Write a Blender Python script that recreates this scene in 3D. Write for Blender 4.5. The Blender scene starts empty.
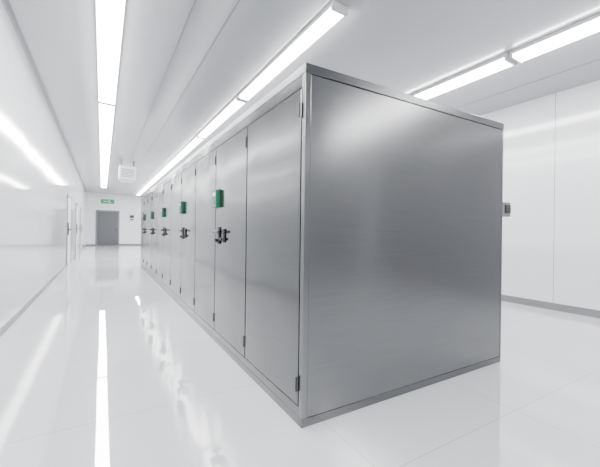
import bpy, bmesh, math
from mathutils import Vector, Matrix

# ------------------------------------------------------------ constants
XL, XR = -0.95, 6.07
Y0, Y1 = -3.2, 26.7
ZL, SL = 3.60, -0.031
TILT = math.atan(-SL)
def cz(x): return ZL + SL*(x-XL)

# ------------------------------------------------------------ materials
def mat(name, col, rough=0.4, metal=0.0, emis=None, estr=0, coat=0, ior=1.5):
    m = bpy.data.materials.new(name); m.use_nodes = True
    b = m.node_tree.nodes["Principled BSDF"]
    b.inputs["Base Color"].default_value = (*col, 1)
    b.inputs["Roughness"].default_value = rough
    b.inputs["Metallic"].default_value = metal
    b.inputs["IOR"].default_value = ior
    b.inputs["Coat Weight"].default_value = coat
    b.inputs["Coat Roughness"].default_value = 0.05
    if emis:
        b.inputs["Emission Color"].default_value = (*emis, 1)
        b.inputs["Emission Strength"].default_value = estr
    return m
def N(m, t): return m.node_tree.nodes.new(t)
def Lk(m, a, b): m.node_tree.links.new(a, b)

def panel_mat(name, col, rough, axis, pitch, off, seam=0.004, bump=0.02, ior=1.5, dark=.55, coat=0):
    m = mat(name, col, rough, ior=ior, coat=coat)
    b = m.node_tree.nodes["Principled BSDF"]
    tc = N(m, "ShaderNodeTexCoord"); sp = N(m, "ShaderNodeSeparateXYZ")
    Lk(m, tc.outputs["Object"], sp.inputs[0])
    a = N(m, "ShaderNodeMath"); a.operation = 'ADD'; a.inputs[1].default_value = off
    Lk(m, sp.outputs[axis], a.inputs[0])
    p = N(m, "ShaderNodeMath"); p.operation = 'PINGPONG'; p.inputs[1].default_value = pitch/2
    Lk(m, a.outputs[0], p.inputs[0])
    l = N(m, "ShaderNodeMath"); l.operation = 'LESS_THAN'; l.inputs[1].default_value = seam
    Lk(m, p.outputs[0], l.inputs[0])
    mx = N(m, "ShaderNodeMix"); mx.data_type = 'RGBA'
    mx.inputs["A"].default_value = (*col, 1)
    mx.inputs["B"].default_value = (col[0]*dark, col[1]*dark, col[2]*dark, 1)
    Lk(m, l.outputs[0], mx.inputs["Factor"])
    Lk(m, mx.outputs["Result"], b.inputs["Base Color"])
    n = N(m, "ShaderNodeTexNoise"); n.inputs["Scale"].default_value = .9
    n.inputs["Detail"].default_value = 1
    Lk(m, tc.outputs["Object"], n.inputs["Vector"])
    bp = N(m, "ShaderNodeBump"); bp.inputs["Strength"].default_value = bump*5
    bp.inputs["Distance"].default_value = 0.03
    Lk(m, n.outputs[0], bp.inputs["Height"]); Lk(m, bp.outputs[0], b.inputs["Normal"])
    return m

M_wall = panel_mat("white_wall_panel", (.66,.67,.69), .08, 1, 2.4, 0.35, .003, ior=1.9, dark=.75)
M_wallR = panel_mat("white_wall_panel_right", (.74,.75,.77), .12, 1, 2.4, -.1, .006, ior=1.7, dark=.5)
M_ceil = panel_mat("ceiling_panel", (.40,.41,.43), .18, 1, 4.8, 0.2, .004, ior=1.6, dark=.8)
M_end = mat("white_end_wall", (.78,.79,.81), .3)

M_floor = mat("polished_white_floor", (.60,.61,.63), .03, ior=2.6)
def floor_nodes(m):
    b = m.node_tree.nodes["Principled BSDF"]
    tc = N(m, "ShaderNodeTexCoord")
    br = N(m, "ShaderNodeTexBrick"); br.offset = 0; br.squash = 1
    br.inputs["Scale"].default_value = 1
    br.inputs["Brick Width"].default_value = 1.2
    br.inputs["Row Height"].default_value = 1.2
    br.inputs["Mortar Size"].default_value = .0025
    br.inputs["Mortar Smooth"].default_value = .1
    br.inputs["Color1"].default_value = (.60,.61,.63,1)
    br.inputs["Color2"].default_value = (.585,.595,.615,1)
    br.inputs["Mortar"].default_value = (.36,.37,.39,1)
    Lk(m, tc.outputs["Object"], br.inputs["Vector"])
    Lk(m, br.outputs["Color"], b.inputs["Base Color"])
    n = N(m, "ShaderNodeTexNoise"); n.inputs["Scale"].default_value = 2.2
    n.inputs["Detail"].default_value = 1
    Lk(m, tc.outputs["Object"], n.inputs["Vector"])
    mr = N(m, "ShaderNodeMapRange")
    mr.inputs["To Min"].default_value = .0; mr.inputs["To Max"].default_value = .05
    Lk(m, n.outputs[0], mr.inputs["Value"]); Lk(m, mr.outputs[0], b.inputs["Roughness"])
    bp = N(m, "ShaderNodeBump"); bp.inputs["Strength"].default_value = .06
    bp.inputs["Distance"].default_value = .02
    Lk(m, n.outputs[0], bp.inputs["Height"]); Lk(m, bp.outputs[0], b.inputs["Normal"])
floor_nodes(M_floor)

def steel(name, col, rough, stretch, aniso=.6, bump=.35):
    m = mat(name, col, rough, 1.0)
    b = m.node_tree.nodes["Principled BSDF"]
    tc = N(m, "ShaderNodeTexCoord"); mp = N(m, "ShaderNodeMapping")
    mp.inputs["Scale"].default_value = stretch
    Lk(m, tc.outputs["Object"], mp.inputs[0])
    n = N(m, "ShaderNodeTexNoise"); n.inputs["Scale"].default_value = 1; n.inputs["Detail"].default_value = 4
    Lk(m, mp.outputs[0], n.inputs["Vector"])
    cr = N(m, "ShaderNodeMix"); cr.data_type = 'RGBA'
    cr.inputs["A"].default_value = (*[c*.80 for c in col], 1)
    cr.inputs["B"].default_value = (*[min(1,c*1.20) for c in col], 1)
    Lk(m, n.outputs[0], cr.inputs["Factor"]); Lk(m, cr.outputs["Result"], b.inputs["Base Color"])
    n3 = N(m, "ShaderNodeTexNoise"); n3.inputs["Scale"].default_value = 1.1; n3.inputs["Detail"].default_value = 1
    Lk(m, tc.outputs["Object"], n3.inputs["Vector"])
    bp = N(m, "ShaderNodeBump"); bp.inputs["Strength"].default_value = bump
    bp.inputs["Distance"].default_value = .03
    Lk(m, n3.outputs[0], bp.inputs["Height"]); Lk(m, bp.outputs[0], b.inputs["Normal"])
    n2 = N(m, "ShaderNodeTexNoise"); n2.inputs["Scale"].default_value = .9
    Lk(m, tc.outputs["Object"], n2.inputs["Vector"])
    mr = N(m, "ShaderNodeMapRange")
    mr.inputs["To Min"].default_value = rough-.05; mr.inputs["To Max"].default_value = rough+.05
    Lk(m, n2.outputs[0], mr.inputs["Value"]); Lk(m, mr.outputs[0], b.inputs["Roughness"])
    tg = N(m, "ShaderNodeTangent"); tg.direction_type = 'UV_MAP'; tg.uv_map = "UVMap"
    Lk(m, tg.outputs[0], b.inputs["Tangent"])
    b.inputs["Anisotropic"].default_value = aniso
    b.inputs["Anisotropic Rotation"].default_value = .25
    return m
M_steel = steel("brushed_steel", (.205,.207,.212), .23, (2, 2, 200), .5)
M_steel_door = steel("brushed_steel_door", (.155,.157,.161), .15, (2, 2, 200), .5, .6)
M_steel_t = steel("brushed_steel_top_rail", (.16,.162,.167), .25, (2, 2, 200))
M_steel_d = steel("brushed_steel_trim", (.12,.122,.126), .25, (2, 2, 200))
M_gap = mat("dark_gap", (.02,.02,.022), .6)
M_black = mat("black_plastic", (.015,.015,.017), .35)
M_green = mat("green_label", (.0,.11,.05), .4)
M_white = mat("white_enamel", (.66,.66,.67), .35)
M_grey = mat("grey_skirting", (.18,.185,.195), .35)
M_door = mat("grey_door_paint", (.08,.083,.09), .4)
M_frame = mat("grey_frame_paint", (.17,.175,.185), .4)
M_added_door = mat("added_door_light_grey", (.30,.305,.32), .35)  # only for the added out-of-view doors, grey tuned for their reflection in steel
M_seam = mat("ceiling_cover_strip", (.20,.205,.22), .4)
M_light = mat("lit_diffuser", (.9,.9,.9), .4, emis=(1,.998,.995), estr=56)
M_exit = mat("exit_sign_green", (.01,.16,.06), .4, emis=(.02,.55,.22), estr=.4)

# ------------------------------------------------------------ helpers
COL = bpy.context.scene.collection
def link(name, me, parent=None, mats=()):
    uv = me.uv_layers.new(name="UVMap")
    for p in me.polygons:
        n = p.normal
        for li in p.loop_indices:
            co = me.vertices[me.loops[li].vertex_index].co
            if abs(n.z) > .8: uv.data[li].uv = (co.x, co.y)
            elif abs(n.x) > abs(n.y): uv.data[li].uv = (co.y, co.z)
            else: uv.data[li].uv = (co.x, co.z)
    o = bpy.data.objects.new(name, me); COL.objects.link(o)
    for mm in mats: me.materials.append(mm)
    if parent: o.parent = parent
    return o
def empty(name, loc=(0,0,0), rot=(0,0,0)):
    o = bpy.data.objects.new(name, None); COL.objects.link(o)
    o.location = loc; o.rotation_euler = rot; o.empty_display_size = .1
    return o
def addbox(bm, lo, hi, mi=0, bev=0):
    t = bmesh.new()
    bmesh.ops.create_cube(t, size=1)
    s = [hi[i]-lo[i] for i in range(3)]; c = [(hi[i]+lo[i])/2 for i in range(3)]
    for v in t.verts: v.co = Vector((v.co[i]*s[i]+c[i] for i in range(3)))
    if bev: bmesh.ops.bevel(t, geom=t.edges[:], offset=bev, segments=2, affect='EDGES', profile=.5)
    for f in t.faces: f.material_index = mi
    me = bpy.data.meshes.new("tmp"); t.to_mesh(me); t.free()
    bm.from_mesh(me); bpy.data.meshes.remove(me)
def addcyl(bm, p, axis, r, L, mi=0, seg=20):
    rot = Vector((0,0,1)).rotation_difference(Vector(axis)).to_matrix().to_4x4()
    res = bmesh.ops.create_cone(bm, cap_ends=True, segments=seg, radius1=r, radius2=r, depth=L,
                                matrix=Matrix.Translation(p) @ rot)
    fs = set(f for v in res["verts"] for f in v.link_faces)
    for f in fs: f.material_index = mi
def boxes(name, lst, mats, parent=None, cyls=()):
    bm = bmesh.new()
    for b in lst: addbox(bm, *b)
    for c in cyls: addcyl(bm, *c)
    bm.normal_update()
    me = bpy.data.meshes.new(name); bm.to_mesh(me); bm.free()
    return link(name, me, parent, mats)
def prism(name, pts, mats):
    me = bpy.data.meshes.new(name)
    me.from_pydata(pts, [], [(0,3,2,1),(4,5,6,7),(0,1,5,4),(1,2,6,5),(2,3,7,6),(3,0,4,7)])
    return link(name, me, None, mats)

# ------------------------------------------------------------ room shell
T = .12
boxes("floor", [((XL-T, Y0-T, -T), (XR+T, Y1+T, 0), 0, 0)], [M_floor])
def wallpts(x0,x1,y0,y1):
    return [(x0,y0,0),(x1,y0,0),(x1,y1,0),(x0,y1,0),
            (x0,y0,cz(x0)),(x1,y0,cz(x1)),(x1,y1,cz(x1)),(x0,y1,cz(x0))]
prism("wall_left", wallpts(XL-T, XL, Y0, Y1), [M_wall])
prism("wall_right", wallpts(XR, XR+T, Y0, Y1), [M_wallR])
prism("wall_far", wallpts(XL-T, XR+T, Y1, Y1+T), [M_end])
prism("wall_back", wallpts(XL-T, XR+T, Y0-T, Y0), [M_end])
a, b = XL-T, XR+T
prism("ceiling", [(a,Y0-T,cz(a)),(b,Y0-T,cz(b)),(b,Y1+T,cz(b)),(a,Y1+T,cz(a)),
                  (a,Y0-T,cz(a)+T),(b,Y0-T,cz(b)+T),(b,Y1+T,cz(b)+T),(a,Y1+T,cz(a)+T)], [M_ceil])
boxes("baseboard_left", [((XL, Y0, 0), (XL+.015, Y1, .07), 0, 0)], [M_grey])
boxes("baseboard_right", [((XR-.015, .75, 0), (XR, Y1, .11), 0, 0)], [M_grey])
boxes("baseboard_far", [((XL+.015, Y1-.015, 0), (-.40, Y1, .09), 0, 0),
                        ((1.03, Y1-.015, 0), (XR-.015, Y1, .09), 0, 0)], [M_grey])
for i, (x, hw) in enumerate(((-.90, .02), (.80, .007), (1.18, .007), (5.4, .006))):
    o = boxes("trim_%d" % (i+1), [((-hw, Y0, -.005), (hw, Y1, .0), 0, 0)], [M_seam])
    o.location = (x, 0, cz(x)); o.rotation_euler = (0, TILT, 0)

# far door
d = empty("door_1", (0, Y1, 0))
boxes("frame", [((-.40,-.05,0),(-.32,.0,2.40),0,.005),((.95,-.05,0),(1.03,0,2.40),0,.005),
                ((-.40,-.05,2.34),(1.03,0,2.42),0,.005)], [M_frame], d)
boxes("leaf", [((-.315,-.035,.01),(.945,-.001,2.335),0,.004)], [M_door], d)
boxes("lever_handle", [((.82,-.045,.98),(.87,-.035,1.16),0,.002),((.70,-.09,1.08),(.85,-.07,1.10),0,.004)],
      [M_steel], d, cyls=[((.84,-.065,1.09),(0,1,0),.012,.05)])

# added unseen doors, right and back wall, for the steel to reflect
d = empty("door_5", (XR, -1.1, 0))
boxes("leaf", [((-.08,-1.75,.02),(-.02,1.75,2.75),0,.01)], [M_added_door], d)
boxes("frame", [((-.03,-1.83,0),(0,-1.70,2.8),0,.003),((-.03,1.70,0),(0,1.83,2.8),0,.003),
                ((-.03,-1.83,2.7),(0,1.83,2.86),0,.003)], [M_grey], d)
boxes("handle", [((-.13,-1.5,1.0),(-.11,-1.46,1.4),0,.008),((-.12,-1.5,1.02),(-.075,-1.46,1.06),0,.004),
                 ((-.12,-1.5,1.34),(-.075,-1.46,1.38),0,.004)], [M_black], d)
d = empty("door_6", (4.4, Y0, 0))  # invented double door behind the camera, there to darken the steel reflections
boxes("leaf", [((-1.2,.001,.02),(-.01,.04,2.5),0,.006),((.01,.001,.02),(1.2,.04,2.5),0,.006)], [M_added_door], d)
boxes("frame", [((-1.28,0,0),(-1.2,.05,2.58),0,.003),((1.2,0,0),(1.28,.05,2.58),0,.003),
                ((-1.28,0,2.5),(1.28,.05,2.58),0,.003)], [M_grey], d)
boxes("handles", [((-.14,.08,.95),(-.1,.11,1.35),0,.008),((.1,.08,.95),(.14,.11,1.35),0,.008),
                  ((-.14,.035,1.0),(-.1,.09,1.03),0,0),((.1,.035,1.0),(.14,.09,1.03),0,0)], [M_black], d)

# exit sign
e = empty("exit_sign", (.30, Y1, 3.02))
boxes("sign_box", [((-.42,-.06,-.17),(.42,0,.17),0,.008)], [M_white], e)
boxes("sign_face", [((-.40,-.066,-.15),(.40,-.059,.15),0,.002),
                    ((-.25,-.068,-.02),(-.02,-.065,.02),1,0),
                    ((.05,-.068,-.08),(.12,-.065,.05),1,0),((.05,-.068,.06),(.12,-.065,.1),1,0),
                    ((.12,-.068,-.08),(.2,-.065,-.05),1,0)], [M_exit, M_white], e)

c = empty("wall_control_panel", (1.80, Y1, 1.95))
boxes("housing", [((-.17,-.08,-.24),(.17,0,.24),0,.01)], [M_white], c)
boxes("screen", [((-.13,-.084,-.02),(.13,-.079,.18),0,.002),((-.1,-.09,-.17),(.1,-.079,-.08),0,.004)], [M_black], c)

def side_door(k, y, w=1.1, h=2.15):
    d = empty("door_%d" % k, (XL, y, 0))
    boxes("frame", [((0,-.05,0),(.03,0,h+.06),0,.003),((0,w,0),(.03,w+.05,h+.06),0,.003),
                    ((0,-.05,h),(.03,w+.05,h+.06),0,.003)], [M_frame], d)
    boxes("leaf", [((.001,.01,.01),(.022,w-.01,h-.008),0,.003)], [M_white], d)
    boxes("handle", [((.022,.06,.95),(.05,.14,1.35),0,.01),((.05,.08,1.12),(.11,.12,1.16),0,.005),
                     ((.09,.08,1.12),(.12,.30,1.16),0,.005)], [M_black], d)
side_door(2, 12.6); side_door(3, 16.6); side_door(4, 20.0)

# ------------------------------------------------------------ ceiling cooling unit
ux, uy = .74, 13.1
u = empty("ceiling_cooling_unit", (ux, uy, cz(ux)), (0, TILT, 0))
boxes("casing", [((-.26,-.2,-.68),(.26,.3,-.22),0,.03),((-.20,-.14,-.74),(.20,.24,-.67),0,.02)], [M_white], u)
boxes("hangers", [((-.2,-.1,-.23),(-.17,-.07,0),0,0),((.17,-.1,-.23),(.2,-.07,0),0,0),
                  ((-.2,.17,-.23),(-.17,.2,0),0,0),((.17,.17,-.23),(.2,.2,0),0,0)], [M_frame], u)
g = [((-.2,-.21,-.60+.05*i),(.2,-.195,-.575+.05*i),0,.003) for i in range(6)]
boxes("grille", g, [M_frame], u)

# ------------------------------------------------------------ linear lights
def light_row(x, segs, w, hgt=.085):
    r = empty("linear_ceiling_light", (x, 0, cz(x)), (0, TILT, 0))
    for i, (y0, y1) in enumerate(segs):
        boxes("housing_%d" % (i+1), [((-w/2, y0, -.045),(w/2, y1, 0),0,.006),
              ((-w/2-.004, y0-.012, -hgt-.004),(w/2+.004, y0+.02, 0),0,.004),
              ((-w/2-.004, y1-.02, -hgt-.004),(w/2+.004, y1+.012, 0),0,.004)], [M_white], r)
        bm = bmesh.new()
        prof = [(-w/2+.008,-.045),(-w/2+.012,-.065),(-w/2+.035,-hgt),(w/2-.035,-hgt),(w/2-.012,-.065),(w/2-.008,-.045)]
        a = [bm.verts.new((p[0], y0+.02, p[1])) for p in prof]
        b = [bm.verts.new((p[0], y1-.02, p[1])) for p in prof]
        for k in range(6):
            bm.faces.new((a[k], a[(k+1)%6], b[(k+1)%6], b[k]))
        bm.faces.new(a[::-1]); bm.faces.new(b)
        bmesh.ops.recalc_face_normals(bm, faces=bm.faces[:])
        me = bpy.data.meshes.new("diffuser"); bm.to_mesh(me); bm.free()
        link("diffuser_%d" % (i+1), me, r, [M_light])
def seg(start, end, L, gap):
    out = []; y = start
    while y + L <= end: out.append((y, y+L)); y += L+gap
    return out
light_row(.05, seg(-2.75, 26.4, 4.9, .08), .27)
light_row(2.07, seg(2.76, 26.4, 2.7, .10), .19)
light_row(4.44, seg(-2.6, 26.4, 2.4, .06), .24)

# ------------------------------------------------------------ steel cabinet bank
KX, KY, W, LN, H = 1.044, 1.726, 2.14, 9.87, 2.2
cab = empty("stainless_steel_cabinet_bank", (KX, KY, 0))
boxes("carcass", [((.008,.006,0),(W-.008,LN-.006,H-.01),0,0)], [M_steel_d], cab)
boxes("end_panel", [((.040,0,.055),(W-.018,.010,H-.062),0,.0015)], [M_steel], cab)
boxes("end_panel_far", [((.040,LN-.010,.055),(W-.018,LN,H-.062),0,.0015)], [M_steel], cab)
boxes("back_panel", [((W-.010,.03,.055),(W,LN-.03,H-.062),0,.0015)], [M_steel], cab)
boxes("top_rail", [((-.005,-.005,H-.058),(W+.005,LN+.005,H),0,.003)], [M_steel_t], cab)
boxes("plinth", [((-.002,-.002,0),(W+.002,LN+.002,.053),0,.003)], [M_steel_t], cab)
fr = [((-.003,-.003,.053),(.038,.034,H-.058),0,.003),
      ((W-.017,-.003,.053),(W+.003,.03,H-.058),0,.003),
      ((-.003,LN-.034,.053),(.038,LN+.003,H-.058),0,.003),
      ((W-.017,LN-.03,.053),(W+.003,LN+.003,H-.058),0,.003)]
boxes("corner_posts", fr, [M_steel], cab)
boxes("header", [((-.004,.034,H-.135),(.010,LN-.034,H-.060),0,.002)], [M_steel_door], cab)
boxes("kick_panel", [((-.003,.034,.055),(.010,LN-.034,.115),0,.002)], [M_steel_door], cab)
ND = 11; P = (LN-.06)/ND
boxes("door_recess", [((.004,.034,.11),(.0085,LN-.034,H-.135),0,0)], [M_gap], cab)
for i in range(ND):
    y0 = .03+i*P+(.012 if i == 0 else .010); y1 = .03+(i+1)*P-.010
    z0, z1 = .123, H-.143
    boxes("cabinet_door_%d" % (i+1),
          [((-.008,y0,z0),(.004,y1,z1),0,.004)], [M_steel_door], cab)
    zs = (z0+.09, z1-.17)
    hs = [((-.016, y0+.0, z),(-.006, y0+.024, z+.08),0,.003) for z in zs]
    boxes("hinge_%d" % (i+1), hs, [M_black if i == 0 else M_steel_d], cab,
          cyls=[((-.014, y0+.004, z+.04),(0,0,1),.006,.09) for z in zs])
    if i in (1,3,5,7,9):
        hy = y1-.14
        boxes("latch_handle_%d" % (i+1),
              [((-.024,hy-.03,1.04),(-.008,hy+.03,1.22),0,.008),
               ((-.065,hy-.018,1.15),(-.02,hy+.018,1.185),0,.006),
               ((-.075,hy-.16,1.152),(-.052,hy+.02,1.183),0,.008),
               ((-.024,hy-.19,1.06),(-.008,hy-.13,1.20),0,.008),
               ((-.05,hy-.175,1.08),(-.02,hy-.145,1.11),0,.006)],
              [M_black], cab, cyls=[((-.035,hy,1.08),(1,0,0),.018,.04)])
        boxes("status_label_%d" % (i+1),
              [((-.014,y1-.16,1.41),(-.008,y1+.0,1.61),1,.002),
               ((-.050,y1-.15,1.42),(-.012,y1-.01,1.60),0,.004),
               ((-.0515,y1-.12,1.535),(-.0490,y1-.04,1.575),2,0),
               ((-.0515,y1-.12,1.45),(-.0490,y1-.09,1.49),1,0)],
              [M_green, M_black, M_white], cab)
boxes("side_switch_box", [((W,.01,1.345),(W+.165,.07,1.48),0,.006),((W+.06,.0,1.375),(W+.15,.012,1.455),1,.003)],
      [M_frame, M_black], cab)

# ------------------------------------------------------------ world
w = bpy.data.worlds.new("World"); bpy.context.scene.world = w; w.use_nodes = True
w.node_tree.nodes["Background"].inputs[0].default_value = (.9,.95,1,1)
w.node_tree.nodes["Background"].inputs[1].default_value = .3

# ------------------------------------------------------------ camera
cd = bpy.data.cameras.new("Camera"); cam = bpy.data.objects.new("Camera", cd); COL.objects.link(cam)
cd.sensor_width = 36; cd.lens = 36*335.6/600
yaw = math.radians(30.5)
cam.matrix_world = (Matrix.Translation((0,0,1.19)) @ Matrix.Rotation(-yaw,4,'Z')
                    @ Matrix.Rotation(math.pi/2,4,'X') @ Matrix.Rotation(math.radians(.7),4,'Z'))
cd.shift_y = -3/600
cd.clip_start = .05
bpy.context.scene.camera = cam
